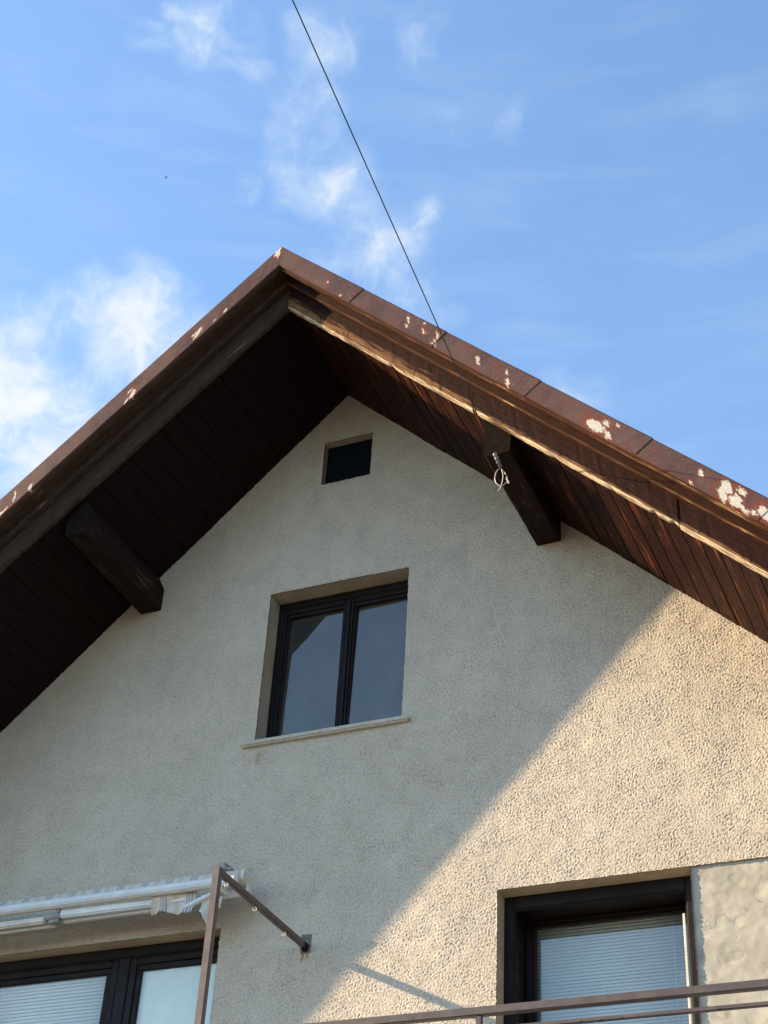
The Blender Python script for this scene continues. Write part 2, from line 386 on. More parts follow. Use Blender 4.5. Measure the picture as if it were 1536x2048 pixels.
# --- gable wall: the visible part is a real relief of scratched render
OPEN = dict(small=(-.182, .262, -.929, -.484), main=(-.543, .657, -3.285, -1.948), right=(1.410, 2.704, -6.93, -4.710), left=(-2.90, -.648, -6.10, -4.746))
X0, X1, Z0, Z1 = -3.75, 4.05, -6.93, .04
STEP = .0055
def axis(brk):
    out = [brk[0]]
    for a, b in zip(brk[:-1], brk[1:]):
        n = max(1, int(round((b - a) / STEP))); out += list(np.linspace(a, b, n + 1)[1:])
    return np.array(out)
xs = axis(sorted({X0, X1} | {v for o in OPEN.values() for v in o[:2]}))
zs = axis(sorted({Z0, Z1} | {v for o in OPEN.values() for v in o[2:] if v > Z0}))
nx, nz = len(xs), len(zs)
def band_noise(nz_, nx_, f0, bw, ax=1.0, az=1.0, seed=0, shear=0.0):
    g = np.random.default_rng(seed); a = g.standard_normal((nz_, nx_))
    F = np.fft.rfft2(a); fz = np.fft.fftfreq(nz_)[:, None] / STEP; fx = np.fft.rfftfreq(nx_)[None, :] / STEP
    r = np.sqrt((fx * ax) ** 2 + ((fz + shear * fx) * az) ** 2) + 1e-6
    H = np.exp(-(np.log(r / f0)) ** 2 / (2 * bw ** 2)); r_ = np.fft.irfft2(F * H, s=(nz_, nx_))
    return r_ / r_.std()
h0 = band_noise(nz, nx, 47, .48, 1.0, 1.45, 1, .3); h1 = band_noise(nz, nx, 76, .36, 1.0, 1.25, 2)
amp = 1 + .16 * np.clip(band_noise(nz, nx, 2.2, .6, seed=31), -1.6, 1.6)
h = ((1.0 - np.exp(-np.clip(h0 + .5 * h1 + 1.7, 0, 9) * .80)) * .0027 + np.tanh((h0 + .5 * h1) * .85 + .2) * .00115) * amp
h += np.clip(h1, -2, 2) * .00055
h += band_noise(nz, nx, 5, .5, 1, 1, 3) * .0006
h += band_noise(nz, nx, 1.2, .5, 1, 1, 4) * .0008
jx = band_noise(nz, nx, 22, .4, seed=5) * .0012; jz = band_noise(nz, nx, 22, .4, seed=6) * .0012
XX, ZZ = np.meshgrid(xs, zs)
V = np.stack([XX + jx, -(h + .006), ZZ + jz], -1).reshape(-1, 3)
cx = (xs[:-1] + xs[1:]) / 2; cz = (zs[:-1] + zs[1:]) / 2
CX, CZ = np.meshgrid(cx, cz)
keep = CZ < .03 - TANW * np.abs(CX) + .03
for (a, b, c, d) in OPEN.values(): keep &= ~((CX > a) & (CX < b) & (CZ > c) & (CZ < d))
PX, PZ = 2.704, -4.710
patch_mask = (CX > PX) & (CZ < PZ)
keep_st = keep & ~patch_mask
idx = np.arange(nz * nx).reshape(nz, nx)
def cells(mask):
    j, i = np.nonzero(mask)
    return np.stack([idx[j, i], idx[j, i + 1], idx[j + 1, i + 1], idx[j + 1, i]], -1)
Fq = [cells(keep_st)]; mi = [np.zeros(len(Fq[0]), int)]
extra = []; nv = len(V)
def reveal(ids, depth, axis_out, mat_i=1, rough=.0015):
    """strip running from the front vertices ids back into the wall"""
    global nv
    steps = [0.0, .012, .04, .07, depth] if depth > .05 else [0.0, .012, depth]; prev = np.array(ids)
    base = V[prev].copy()
    for k in range(1, len(steps)):
        pts = base.copy(); pts[:, 1] = steps[k]
        t = min(1, steps[k] / .04); pts[:, axis_out[0]] = pts[:, axis_out[0]] * (1 - t) + t * axis_out[1] + rng.normal(0, rough * .5, len(pts))
        new = np.arange(nv, nv + len(pts)); nv += len(pts); extra.append(pts)
        Fq.append(np.stack([prev[:-1], prev[1:], new[1:], new[:-1]], -1)); mi.append(np.full(len(prev) - 1, mat_i)); prev = new
def ix(v): return int(np.argmin(np.abs(xs - v)))
def iz(v): return int(np.argmin(np.abs(zs - v)))
for nme, (a, b, c, d) in OPEN.items():
    i0, i1, j0, j1 = ix(a), ix(b), iz(c), iz(d); dep = dict(small=.08, main=.18, right=.16, left=.145)[nme]
    reveal(idx[j1, i0:i1 + 1], dep, (2, d)); reveal(idx[j0:j1 + 1, i0], dep, (0, a))
    reveal(idx[j0:j1 + 1, i1], dep, (0, b)); reveal(idx[j0, i0:i1 + 1], dep, (2, c))
# edge of the render where it stops at the bare cement
reveal(idx[iz(PZ), ix(PX):], .03, (2, PZ), 1, .003)
Vall = np.concatenate([V] + extra); Fall = np.concatenate(Fq); MI = np.concatenate(mi)
used = np.unique(Fall); remap = -np.ones(len(Vall), int); remap[used] = np.arange(len(used))
def fast_mesh(name, Vv, Ff, MIv=None):
    me = bpy.data.meshes.new(name); me.vertices.add(len(Vv)); me.vertices.foreach_set('co', Vv.astype(np.float32).ravel())
    me.loops.add(Ff.size); me.loops.foreach_set('vertex_index', Ff.astype(np.int32).ravel())
    me.polygons.add(len(Ff)); me.polygons.foreach_set('loop_start', np.arange(0, Ff.size, 4, dtype=np.int32))
    if MIv is not None: me.polygons.foreach_set('material_index', MIv.astype(np.int32))
    me.update(calc_edges=True); return me
me = fast_mesh('gable_wall', Vall[used], remap[Fall], MI)
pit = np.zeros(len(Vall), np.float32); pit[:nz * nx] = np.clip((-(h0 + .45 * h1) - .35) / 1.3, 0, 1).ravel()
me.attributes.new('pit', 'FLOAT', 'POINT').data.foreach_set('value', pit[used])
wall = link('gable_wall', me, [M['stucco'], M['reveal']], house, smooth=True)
# bare cement strip where the render was never put on
pm = keep & patch_mask; Fp = cells(pm); us = np.unique(Fp); rm = -np.ones(nx * nz, int); rm[us] = np.arange(len(us))
hp = band_noise(nz, nx, 1.5, .6, seed=8) * .0004 + band_noise(nz, nx, 7, .5, seed=9) * .0007
hp += np.clip(band_noise(nz, nx, 3.2, .5, 1, .6, seed=19) - .9, 0, .6) * -.003
Vp = np.stack([XX, .010 - hp, ZZ], -1).reshape(-1, 3)[us]
link('cement_patch', fast_mesh('cement_patch', Vp, rm[Fp]), M['patch'], house, smooth=True)
# remaining plain walls of the house, behind and beside what the photo shows
mb = MB()
EAVE = -4.85; W = 5.05
def wq(pts, mi_=0): o = len(mb.v); mb.v += pts; mb.quad(range(o, o + len(pts)), mi_)
wq([(-W, 0, -10.7), (X0, 0, -10.7), (X0, 0, -TANW * 3.75), (-W, 0, EAVE)])
wq([(X1, 0, -10.7), (W, 0, -10.7), (W, 0, EAVE), (X1, 0, -TANW * 4.05)])
wq([(X0, 0, -10.7), (X1, 0, -10.7), (X1, 0, Z0), (X0, 0, Z0)])
wq([(-W, 0, -10.7), (-W, 0, EAVE), (-W, 9, EAVE), (-W, 9, -10.7)]); wq([(W, 0, -10.7), (W, 9, -10.7), (W, 9, EAVE), (W, 0, EAVE)])
wq([(-W, 9, -10.7), (-W, 9, EAVE), (0, 9, 0), (W, 9, EAVE), (W, 9, -10.7)])
mb.build('side_walls', M['stucco'], house)

# --- roof
roof_tag = lambda o: o
def rake(prof, side, s0, s1, tan, name, mats, parent, step=.06, jit=0.0, notch=0.0, mis=None, seed=1, close=True, smooth=False, uoff=0.0):
    """prism along the rake: prof = [(Y, k)], z = k - tan*s ; jit roughens, notch bites the lower edge"""
    g = random.Random(seed); b = MB(); n = max(1, int((s1 - s0) / step)); P = len(prof)
    kmin = min(k for _, k in prof); per = [0.0]
    for a, c in zip(prof, prof[1:] + prof[:1]): per.append(per[-1] + math.hypot(a[0] - c[0], a[1] - c[1]))
    low = 0.0; drift = 0.0
    for i in range(n + 1):
        s = s0 + (s1 - s0) * i / n; drift = drift * .9 + g.gauss(0, 1) * jit * .14
        if notch: low = notch * g.uniform(.4, 1) if g.random() < .07 else (low * .35 if g.random() < .6 else 0)
        for (Y, k) in prof:
            dk = low if (notch and k < kmin + .02) else 0
            b.v.append((side * s, Y - FLARE[side] * s + g.gauss(0, 1) * jit * .35, k - tan * s + dk + drift + g.gauss(0, 1) * jit * .5))
    ca = math.sqrt(1 + tan * tan)
    for i in range(n):
        u0, u1 = (s0 + (s1 - s0) * i / n) * ca + uoff, (s0 + (s1 - s0) * (i + 1) / n) * ca + uoff
        for k in range(P if close else P - 1):
            k2 = (k + 1) % P; f = (i * P + k, i * P + k2, (i + 1) * P + k2, (i + 1) * P + k)
            va, vb = per[k], per[k + 1]; uv = ((u0, va), (u0, vb), (u1, vb), (u1, va))
            if side < 0: f = f[::-1]; uv = uv[::-1]
            b.quad(f, mis[k] if mis else 0, uv)
    if close:
        for i in (0, n):
            f = [i * P + k for k in range(P)]; b.quad(f if (i == 0) == (side < 0) else f[::-1], 0)
    return b.build(name, mats, parent, smooth)

SMAX = 5.75
roof = bpy.data.objects.new('roof', None)
# roof covering slab is a mesh and carries the sheet pieces, boards and beams as its own parts
rb = MB()
for side, tan in ((-1, TANL), (1, TANR)):
    o = len(rb.v)
    for s in (0, SMAX):
        for (Y, k) in ((-1.40, .30), (-1.40, .445), (9.6, .445), (9.6, .30)): rb.v.append((side * s, Y - (FLARE[side] * s if Y < 0 else 0), k - tan * s))
    for k in range(4):
        f = (o + k, o + (k + 1) % 4, o + 4 + (k + 1) % 4, o + 4 + k); rb.quad(f if side > 0 else f[::-1])
    rb.quad((o, o + 1, o + 2, o + 3) if side < 0 else (o + 3, o + 2, o + 1, o)); rb.quad((o + 4, o + 5, o + 6, o + 7) if side > 0 else (o + 7, o + 6, o + 5, o + 4))
    # rows of tiles with a small step each
    n = 22
    for i in range(n):
        a, c = side * SMAX * i / n, side * SMAX * (i + 1) / n
        q = len(rb.v)
        for (x, k) in ((a, .452), (c, .480), (c, .452)):
            for Y in (-1.33 - FLARE[side] * abs(x), 9.6): rb.v.append((x, Y, k - tan * abs(x)))
        rb.quad((q, q + 1, q + 3, q + 2)); rb.quad((q + 2, q + 3, q + 5, q + 4))
roof = rb.build('roof', M['roof'], house)

# rusty sheet metal on the verge, one overlapping piece after another
def verge_sheet(side, a, c, tan, lift, seed):
    g = random.Random(seed); b = MB(); n = max(2, int((c - a) / .05))
    prof = [(-1.355, .249), (-1.410, .246), (-1.4215, .252), (-1.4225, .33), (-1.4225, .452), (-1.416, .462), (-1.30, .466)]
    P = len(prof); dr = 0
    for i in range(n + 1):
        s = a + (c - a) * i / n; t = i / n
        dr = dr * .8 + g.gauss(0, .0006)
        out = lift * (t ** 2) * .6
        s_ = s
        for q, (Y, k) in enumerate(prof):
            s = s_ + (k - .25) * .55 * (t if a == 0 else 1)
            b.v.append((side * s, Y - FLARE[side] * s - out * (1 if 0 < q < 6 else 0) + g.gauss(0, .0005), k - tan * s + dr + (lift * .5 * t if q > 4 else -lift * .25 * t)))
    for i in range(n):
        for k in range(P - 1):
            f = (i * P + k, i * P + k + 1, (i + 1) * P + k + 1, (i + 1) * P + k); b.quad(f if side > 0 else f[::-1])
    o = b.build('verge_sheet', M['sheet'], roof)
    md = o.modifiers.new('thick', 'SOLIDIFY'); md.thickness = .0016; md.offset = 1
    return o
cutsR = [0, .655, 1.365, 2.085, 2.840, 3.575, 4.33, 5.05, SMAX]
cutsL = [0, .70, 1.43, 2.16, 2.90, 3.62, 4.35, 5.05, SMAX]
for i, (a, c) in enumerate(zip(cutsR[:-1], cutsR[1:])): verge_sheet(1, a if i == 0 else a - .004, c + .012, TANR, .009, 30 + i)
for i, (a, c) in enumerate(zip(cutsL[:-1], cutsL[1:])): verge_sheet(-1, a if i == 0 else a - .004, c + .012, TANL, .004, 50 + i)

for side, tan in ((-1, TANL), (1, TANR)):
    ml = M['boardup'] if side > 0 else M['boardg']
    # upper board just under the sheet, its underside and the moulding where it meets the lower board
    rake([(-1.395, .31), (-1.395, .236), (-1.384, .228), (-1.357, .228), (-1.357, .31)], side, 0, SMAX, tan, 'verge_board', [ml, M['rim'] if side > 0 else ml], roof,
         jit=.0028, notch=.012, mis=[0, 1, 1, 0, 0], seed=3 + side)
    rake([(-1.357, .300), (-1.357, .262), (-1.1975, .262), (-1.1975, .300)], side, 0, SMAX, tan, 'sheathing', [ml], roof, jit=.0012, seed=8 + side)
    rake([(-1.268, .262), (-1.268, .196), (-1.256, .182), (-1.2025, .182), (-1.2025, .262)], side, .0, SMAX, tan, 'cornice_batten', [ml, M['rim'] if side > 0 else ml], roof,
         jit=.0018, notch=.006, mis=[0, 1, 0, 0, 0], seed=12 + side)
    # main bargeboard in three lengths butted together
    cut = [0, 1.86, 3.4, SMAX] if side < 0 else [0, 1.62, 3.05, SMAX]
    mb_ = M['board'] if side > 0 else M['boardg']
    for q, (a, c) in enumerate(zip(cut[:-1], cut[1:])):
        dy = (.0, -.004, .003)[q]
        rake([(-1.200 + dy, .262), (-1.202 + dy, .10), (-1.200 + dy, -.010), (-1.190 + dy, -.027), (-1.166 + dy, -.034), (-1.160 + dy, -.030), (-1.160 + dy, .262)], side, a + (.004 if a else 0), c, tan,
             'bargeboard', [mb_, M['edge'] if side > 0 else M['boardg']], roof, step=.03, jit=.0028, notch=.022, mis=[0, 0, 1, 1, 0, 0, 0], seed=20 + q + side, uoff=q * 7.3)

# --- soffit boards run from the bargeboard back to the wall (two slightly twisted fields)
for side, tan in ((-1, TANL), (1, TANR)):
    b = MB(); g = random.Random(77 + side); pw = .1165; s = .0; i = 0
    while s < SMAX:
        e = min(s + pw * (1 + g.uniform(-.02, .02)), SMAX); dz = g.gauss(0, .0016); cf = .0045; gap = .0022; uo = g.uniform(0, 40)
        pr = [(s + gap, .016), (s + gap, cf), (s + gap + cf, 0), (e - gap - cf, 0), (e - gap, cf), (e - gap, .016)]
        ys = [.10, .0, -.3, -.6, -.9, -1.164 - FLARE[side] * s]; o = len(b.v)
        for Y in ys:
            t = min(1, max(0, -Y / 1.164)) if side > 0 else 0; tn = TANW * (1 - t) + tan * t; wob = g.gauss(0, .0006)
            for (ss, k) in pr: b.v.append((side * ss, Y, k + dz + wob + .003 - tn * ss))
        P = len(pr)
        for a in range(len(ys) - 1):
            for k in range(P - 1):
                f = (o + a * P + k, o + a * P + k + 1, o + (a + 1) * P + k + 1, o + (a + 1) * P + k)
                uv = ((ys[a] + uo, pr[k][0] * 1.4), (ys[a] + uo, pr[k + 1][0] * 1.4), (ys[a + 1] + uo, pr[k + 1][0] * 1.4), (ys[a + 1] + uo, pr[k][0] * 1.4))
                b.quad(f if side > 0 else f[::-1], 0, uv if side > 0 else uv[::-1])
        s = e; i += 1
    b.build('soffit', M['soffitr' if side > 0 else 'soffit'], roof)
    # dark underlay closes the grooves
    b = MB()
    for ss in np.linspace(0, SMAX, 12):
        for Y in (.1, -1.164 - FLARE[side] * ss): b.v.append((side * ss, Y, .026 - (TANW if Y > 0 or side < 0 else tan) * ss))
    for q in range(11): b.quad((2 * q, 2 * q + 1, 2 * q + 3, 2 * q + 2))
    b.build('underlay', M['dark'], roof)

# --- purlin ends under the soffit
def purlin(x0, x1, zb, ztl, ztr, yf, name='purlin', seed=0, cut=None):
    g = random.Random(seed); b = MB(); ny = 14
    rings = []
    for i in range(ny + 1):
        Y = .25 + (yf - .25) * i / ny; r = []
        for (x, z) in ((x0, ztl), (x0, zb + .012), (x0 + .012, zb), (x1 - .012, zb), (x1, zb + .012), (x1, (zb + ztr) / 2 - .006), (x1 - .008, (zb + ztr) / 2), (x1, (zb + ztr) / 2 + .006), (x1, ztr)) if cut is None else ((x0, ztl), (x0, zb + .012), (x0 + .012, zb), (x1 - .012, zb), (x1, zb + .012), (x1, cut[1] - .01), (x1 - .003, cut[1]), (x1 - .006, cut[1] + .004), (cut[0], ztr)):
            jx_ = g.gauss(0, .0016); b.v.append((x + jx_, Y, z + g.gauss(0, .0016))); r.append(len(b.v) - 1)
        rings.append(r)
    P = 9; per = [0, .2, .215, .38, .395, .47, .48, .49, .56, .75]
    for i in range(ny):
        for k in range(P):
            k2 = (k + 1) % P; u0, u1 = i * .1 + seed * 3, (i + 1) * .1 + seed * 3
            b.quad((rings[i][k], rings[i + 1][k], rings[i + 1][k2], rings[i][k2]), 0, ((u0, per[k]), (u1, per[k]), (u1, per[k + 1]), (u0, per[k + 1])))
    b.quad(rings[-1], 1); b.quad(rings[0][::-1])
    return b.build(name, [M['beam'], M['beamend']], roof)
purlin(-1.770, -1.568, -1.887, -1.66, -1.52, -1.18, seed=1, cut=(-1.650, -1.668))
purlin(1.699, 1.893, -1.990, -1.60, -1.78, -1.150, seed=2)

# ------------------------------------------------------------------ windows
def ring(b, x0, x1, z0, z1, w, y0, y1, mi=0, wt=None, wb=None, bev=.006):
    wt = wt or w; wb = wb or w
    b.box(x0, x0 + w, y0, y1, z0, z1, mi, bev); b.box(x1 - w, x1, y0, y1, z0, z1, mi, bev)
    b.box(x0 + w, x1 - w, y0 + .0008, y1, z1 - wt, z1, mi, bev); b.box(x0 + w, x1 - w, y0 + .0008, y1, z0, z0 + wb, mi, bev)
def window(name, x0, x1, z0, z1, yf, fw, ft, sashes, sw, label=None, sash_y=.014, depth=.55, fb=None, deep=0.0, tilt=None):
    """frame ring set back at yf; sashes = list of (xa, xb) openings of the glass with stiles sw wide"""
    f = MB(); ring(f, x0 + .001, x1 - .001, z0 + .001, z1 - .001, fw, yf, yf + .07, wt=ft, wb=fb)
    # rebate lip inside the frame
    ring(f, x0 + fw - .002, x1 - fw + .002, z0 + fw - .002, z1 - ft + .002, .012, yf + .012, yf + .06)
    if deep: ring(f, x0 + .002, x1 - .002, z0 + .002, z1 - .002, .058, yf + .07, yf + deep, wt=.075)
    fr = f.build(name, M['frame'], house)
    if label: fr['label'] = label
    for (xa, xb, za, zb, wl, wr, wt, wbm) in sashes:
        s = MB(); ys = yf + sash_y
        # outer step and inner bead
        s.box(xa - wl, xa - wl * .42, ys, ys + .05, za - wbm, zb + wt, 0, .006); s.box(xb + wr * .42, xb + wr, ys, ys + .05, za - wbm, zb + wt, 0, .006)
        s.box(xa - wl * .42, xb + wr * .42, ys + .0006, ys + .05, zb + wt * .45, zb + wt, 0, .006); s.box(xa - wl * .42, xb + wr * .42, ys + .0006, ys + .05, za - wbm, za - wbm * .45, 0, .006)
        s.box(xa - wl * .42, xa, ys + .012, ys + .045, za, zb, 0, .005); s.box(xb, xb + wr * .42, ys + .012, ys + .045, za, zb, 0, .005)
        s.box(xa - wl * .42, xb + wr * .42, ys + .0125, ys + .045, zb, zb + wt * .45, 0, .005); s.box(xa - wl * .42, xb + wr * .42, ys + .0125, ys + .045, za - wbm * .45, za, 0, .005)
        so = s.build('sash', M['frame'], fr)
        p = MB(); p.v += [(xa - .004, ys + .028, za - .004), (xb + .004, ys + .028, za - .004), (xb + .004, ys + .028, zb + .004), (xa - .004, ys + .028, zb + .004)]
        if tilt: p.v = [(x, y + (z - (za + zb) / 2) * tilt[0] + (x - (xa + xb) / 2) * tilt[1], z) for (x, y, z) in p.v]
        p.quad((0, 1, 2, 3)); p.build('pane', M['coated' if deep else 'glass'], fr)
    d = MB(); o = len(d.v); ya, yb = yf + max(.071, deep + .001), yf + depth + deep
    d.v += [(x0, ya, z0), (x1, ya, z0), (x1, ya, z1), (x0, ya, z1), (x0 - .3, yb, z0 - .3), (x1 + .3, yb, z0 - .3), (x1 + .3, yb, z1 + .3), (x0 - .3, yb, z1 + .3)]
    for q in ((4, 5, 6, 7), (0, 1, 5, 4), (1, 2, 6, 5), (2, 3, 7, 6), (3, 0, 4, 7)): d.quad(q)
    d.build('interior', M['dark'], fr)
    return fr
# attic window, two sashes
a = OPEN['main']
zt, zb_ = -2.085, -3.195
wmain = window('attic_window', a[0], a[1], a[2], a[3], .150, .045, .062,
       [(-.450, .022, zb_, zt, .046, .040, .070, .040), (.137, .570, zb_, zt, .040, .040, .070, .040)], .04, tilt=(.020, -.020))
b = MB(); b.box(.0625, .0965, .154, .205, a[2] + .047, a[3] - .063, 0, .006); b.build('mullion', M['frame'], wmain)
# small attic vent window
a = OPEN['small']
wv = window('vent_window', a[0], a[1], a[2], a[3], .060, .010, .012, [], .010, depth=.45)
b = MB(); b.box(a[0] + .011, a[1] - .011, .068, .085, a[2] + .011, a[3] - .013, 0, .002); b.build('vent_panel', M['navy'], wv)
# balcony door with blind
a = OPEN['right']
wr = window('balcony_door', a[0], a[1], a[2], a[3], .130, .068, .090, [(1.545, 2.575, -6.75, -4.835, .07, .05, .05, .12)], .1, depth=.7, deep=.30, sash_y=.245)
# window with blind and pale roller
a = OPEN['left']
wl = window('wide_window', a[0], a[1], a[2], a[3], .115, .060, .074, [(-2.78, -1.640, -5.98, -4.925, .060, .104, .095, .06), (-1.345, -.738, -5.98, -4.925, .095, .030, .095, .06)], .1, depth=.6)
b = MB(); b.box(-1.5345, -1.4415, .123, .18, a[2] + .061, a[3] - .075, 0, .006); b.build('mullion', M['frame'], wl)

def blind(x0, x1, z0, z1, y, pitch_, parent, mat, name='blind', tilt=.55, depth=.024, sag=0.0):
    b = MB(); z = z1 - .01; th = .0007
    while z > z0:
        o = len(b.v); c, s_ = math.cos(tilt), math.sin(tilt); g = random.gauss(0, .02)
        prof = [(-depth / 2, -.0022), (-depth / 5, .0012), (depth / 5, .0012), (depth / 2, -.0022)]
        for x in (x0, x1):
            for (py, pz) in prof: b.v.append((x, y + py * math.cos(tilt + g) - pz * math.sin(tilt), z + py * math.sin(tilt + g) + pz * math.cos(tilt)))
        for k in range(3): b.quad((o + k, o + k + 1, o + 4 + k + 1, o + 4 + k))
        z -= pitch_
    o_ = b.build(name, mat, parent, smooth=True)
    md = o_.modifiers.new('thick', 'SOLIDIFY'); md.thickness = th
    return o_
def cord(x, z0, z1, y, parent):
    b = MB(); b.tube([(x, y, z1), (x, y, z0)], .0018, 6); b.build('blind_cord', M['slat'], parent)
blind(1.50, 2.62, -6.4, -4.80, .442, .0235, wr, M['slatg'], tilt=1.25, depth=.0255)
cord(2.47, -6.3, -4.85, .428, wr)
blind(-2.775, -1.645, -5.97, -4.925, .176, .0262, wl, M['slat'], tilt=1.33, depth=.028)
cord(-1.74, -5.9, -4.93, .160, wl)
b = MB(); nn = 30
for i in range(nn + 1):
    x = -1.42 + (.76) * i / nn; yy = .172 + .004 * math.sin(i * .9) + .003 * math.sin(i * .37)
    b.v += [(x, yy, -6.0), (x, yy, -4.86)]
for i in range(nn): b.quad((2 * i, 2 * i + 2, 2 * i + 3, 2 * i + 1))
b.build('roller_shade', M['curtain'], wl, smooth=True)
b = MB(); b.box(2.600, 2.616, .150, .160, -6.7, -4.95, 0, .002); b.build('guide_strip', M['cream'], wr)

# sill of the attic window with rounded nose
b = MB(); bm = bmesh.new(); bmesh.ops.create_cube(bm, size=1)
for v in bm.verts: v.co = Vector((.0425 + v.co.x * 1.375, .0525 + v.co.y * .205, -3.310 + v.co.z * .046))
bmesh.ops.bevel(bm, geom=[e for e in bm.edges], offset=.012, segments=3, affect='EDGES')
b.addbm(bm); b.build('window_sill', M['sill'], wmain, smooth=False)

# ------------------------------------------------------------------ awning over the wide window
aw = empty('awning', (-1.6, 0, -4.45), 'retracted white folding-arm awning with striped fabric above the wide window', 'awning')
AX0, AX1 = -3.6, -.36
b = MB()  # rolled fabric
pts = [(x, -.235, -4.492) for x in np.linspace(AX0, -.375, 40)]
b.tube(pts, .054, 20, radii=[.0535 + random.gauss(0, .0009) for _ in pts]); b.build('fabric_roll', M['fabric'], aw, smooth=True)
b = MB()  # front rail: angled hollow profile
def extr(b, prof, x0, x1, mi=0):
    o = len(b.v); P = len(prof)
    for x in (x0, x1):
        for (Y, Z) in prof: b.v.append((x, Y, Z))
    for k in range(P): b.quad((o + k, o + (k + 1) % P, o + P + (k + 1) % P, o + P + k), mi)
    b.quad([o + k for k in range(P)][::-1], mi); b.quad([o + P + k for k in range(P)], mi)
extr(b, [(-.350, -4.524), (-.362, -4.535), (-.366, -4.560), (-.356, -4.580), (-.345, -4.584), (-.318, -4.584), (-.305, -4.57), (-.305, -4.53), (-.32, -4.518)], AX0, -.385)
b.build('front_rail', M['white'], aw)
b = MB(); extr(b, [(-.357, -4.586), (-.361, -4.593), (-.352, -4.599), (-.335, -4.599), (-.335, -4.586)], AX0, -.42); b.build('drip_lip', M['cream'], aw)
b = MB(); b.beam((-1.805, -.305, -4.628), (-.72, -.285, -4.625), .045, .062, bev=.01); b.build('arm', M['white'], aw)
b = MB(); b.beam((-1.80, -.262, -4.672), (-1.0, -.258, -4.668), .03, .02, bev=.004); b.build('torsion_bar', M['cream'], aw)
b = MB(); b.beam((-3.5, -.290, -4.655), (-1.93, -.300, -4.655), .04, .052, bev=.01); b.build('arm', M['cream'], aw)
b = MB(); b.beam((-3.5, -.250, -4.69), (-1.86, -.262, -4.692), .024, .018, bev=.004); b.build('torsion_bar', M['cream'], aw)
b = MB(); b.box(-1.935, -1.800, -.322, -.272, -4.662, -4.612, 0, .008); b.box(-1.90, -1.812, -.318, -.276, -4.690, -4.660, 0, .006); b.tube([(-1.818, -.33, -4.60), (-1.818, -.26, -4.60)], .018, 12)
b.build('elbow_joint', M['grey'], aw)
b = MB(); b.box(-3.3, -.42, -.17, -.13, -4.50, -4.46, 0, .004); b.build('square_tube', M['cream'], aw)
b = MB()  # end cap: disc and curved cheek
b.tube([(-.376, -.235, -4.492), (-.352, -.235, -4.492)], .060, 24); extr(b, [(-.262, -4.505), (-.232, -4.455), (-.205, -4.47), (-.19, -4.56), (-.175, -4.62), (-.19, -4.655), (-.215, -4.655), (-.232, -4.61), (-.235, -4.56)], -.352, -.333)
b.tube([(-.36, -.20, -4.63), (-.325, -.20, -4.63)], .024, 14); b.build('end_cap', M['cream'], aw)
b = MB(); b.box(-.62, -.56, -.20, .0, -4.40, -4.335, 0, .008); b.beam((-.60, -.19, -4.37), (-.47, -.25, -4.43), .03, .02, bev=.004); b.box(-.63, -.45, -.012, -.003, -4.46, -4.32, 0, .002)
b.build('wall_bracket', M['grey'], aw)
b = MB(); b.beam((-.60, -.22, -4.60), (-.36, -.22, -4.600), .05, .045, bev=.01); b.beam((-.79, -.315, -4.71), (-.50, -.29, -4.585), .035, .03, bev=.006); b.tube([(-.55, -.34, -4.585), (-.55, -.24, -4.585)], .02, 12)
b.tube([(-.50, -.34, -4.60), (-.50, -.24, -4.60)], .016, 12)
b.build('shoulder_joint', M['white'], aw)
def hang(name, x0, x1, top, bot, seed, y=-.315, wob=.02, mat='fabric'):
    g = random.Random(seed); b = MB(); nx_, nz_ = 26, 10
    ph = [g.uniform(0, 6) for _ in range(6)]
    for j in range(nz_ + 1):
        t = j / nz_
        for i in range(nx_ + 1):
            s = i / nx_; x = x0 + (x1 - x0) * s + .012 * math.sin(t * 3 + ph[2]) * t
            zt_ = top(s); zb = bot(s); z = zt_ + (zb - zt_) * t
            yy = y + wob * t * (math.sin(s * 11 + ph[0]) + .5 * math.sin(s * 23 + ph[1] + t * 2)) + .012 * math.sin(t * 4 + s * 3 + ph[3])
            b.v.append((x, yy, z))
    for j in range(nz_):
        for i in range(nx_):
            o = j * (nx_ + 1) + i; b.quad((o, o + 1, o + nx_ + 2, o + nx_ + 1))
    o_ = b.build(name, M[mat], aw, smooth=True); md = o_.modifiers.new('t', 'SOLIDIFY'); md.thickness = .0015
    return o_
hang('valance', -1.045, -.700, lambda s: -4.592 + .012 * s, lambda s: -4.725 + .018 * math.sin(s * 5 + .4) - .012 * s + .05 * max(0, s - .85), 3)
hang('valance', -.665, -.500, lambda s: -4.612 - .03 * s, lambda s: -4.80 + .075 * (s - .45) ** 2 * 4 - .03 * s + .03 * math.sin(s * 9), 9, y=-.30, wob=.012, mat='cream')

# ------------------------------------------------------------------ railing and clothes frame on the balcony
rl = empty('balcony_railing', (1.8, -1.297, -6.95), 'brown square steel balcony railing with tall corner post tied to the wall', 'railing')
RX, RY = .0345, -1.297
def steel(name, a, b_, w, h, bev=.005):
    m_ = MB(); m_.beam(a, b_, w, h, bev=bev, upv=(0, 0, 1) if abs(Vector(b_).z - Vector(a).z) < .5 else (0, 1, 0)); return m_.build(name, M['steel'], rl)
steel('corner_post', (RX, RY, -6.95), (RX, RY, -4.935), .052, .040)
steel('wall_bar', (RX, RY + .021, -4.957), (RX, -.01, -4.957), .036, .044)
steel('top_rail', (RX + .027, RY, -6.008), (4.95, RY, -6.008), .046, .047)
steel('lower_rail', (1.62, RY, -6.109), (4.95, RY, -6.109), .024, .025)
steel('bottom_rail', (RX + .027, RY, -6.80), (4.95, RY, -6.80), .03, .04)
for x in (1.786, 3.54, 4.92): steel('baluster', (x, RY, -6.95), (x, RY, -6.032), .034, .03)
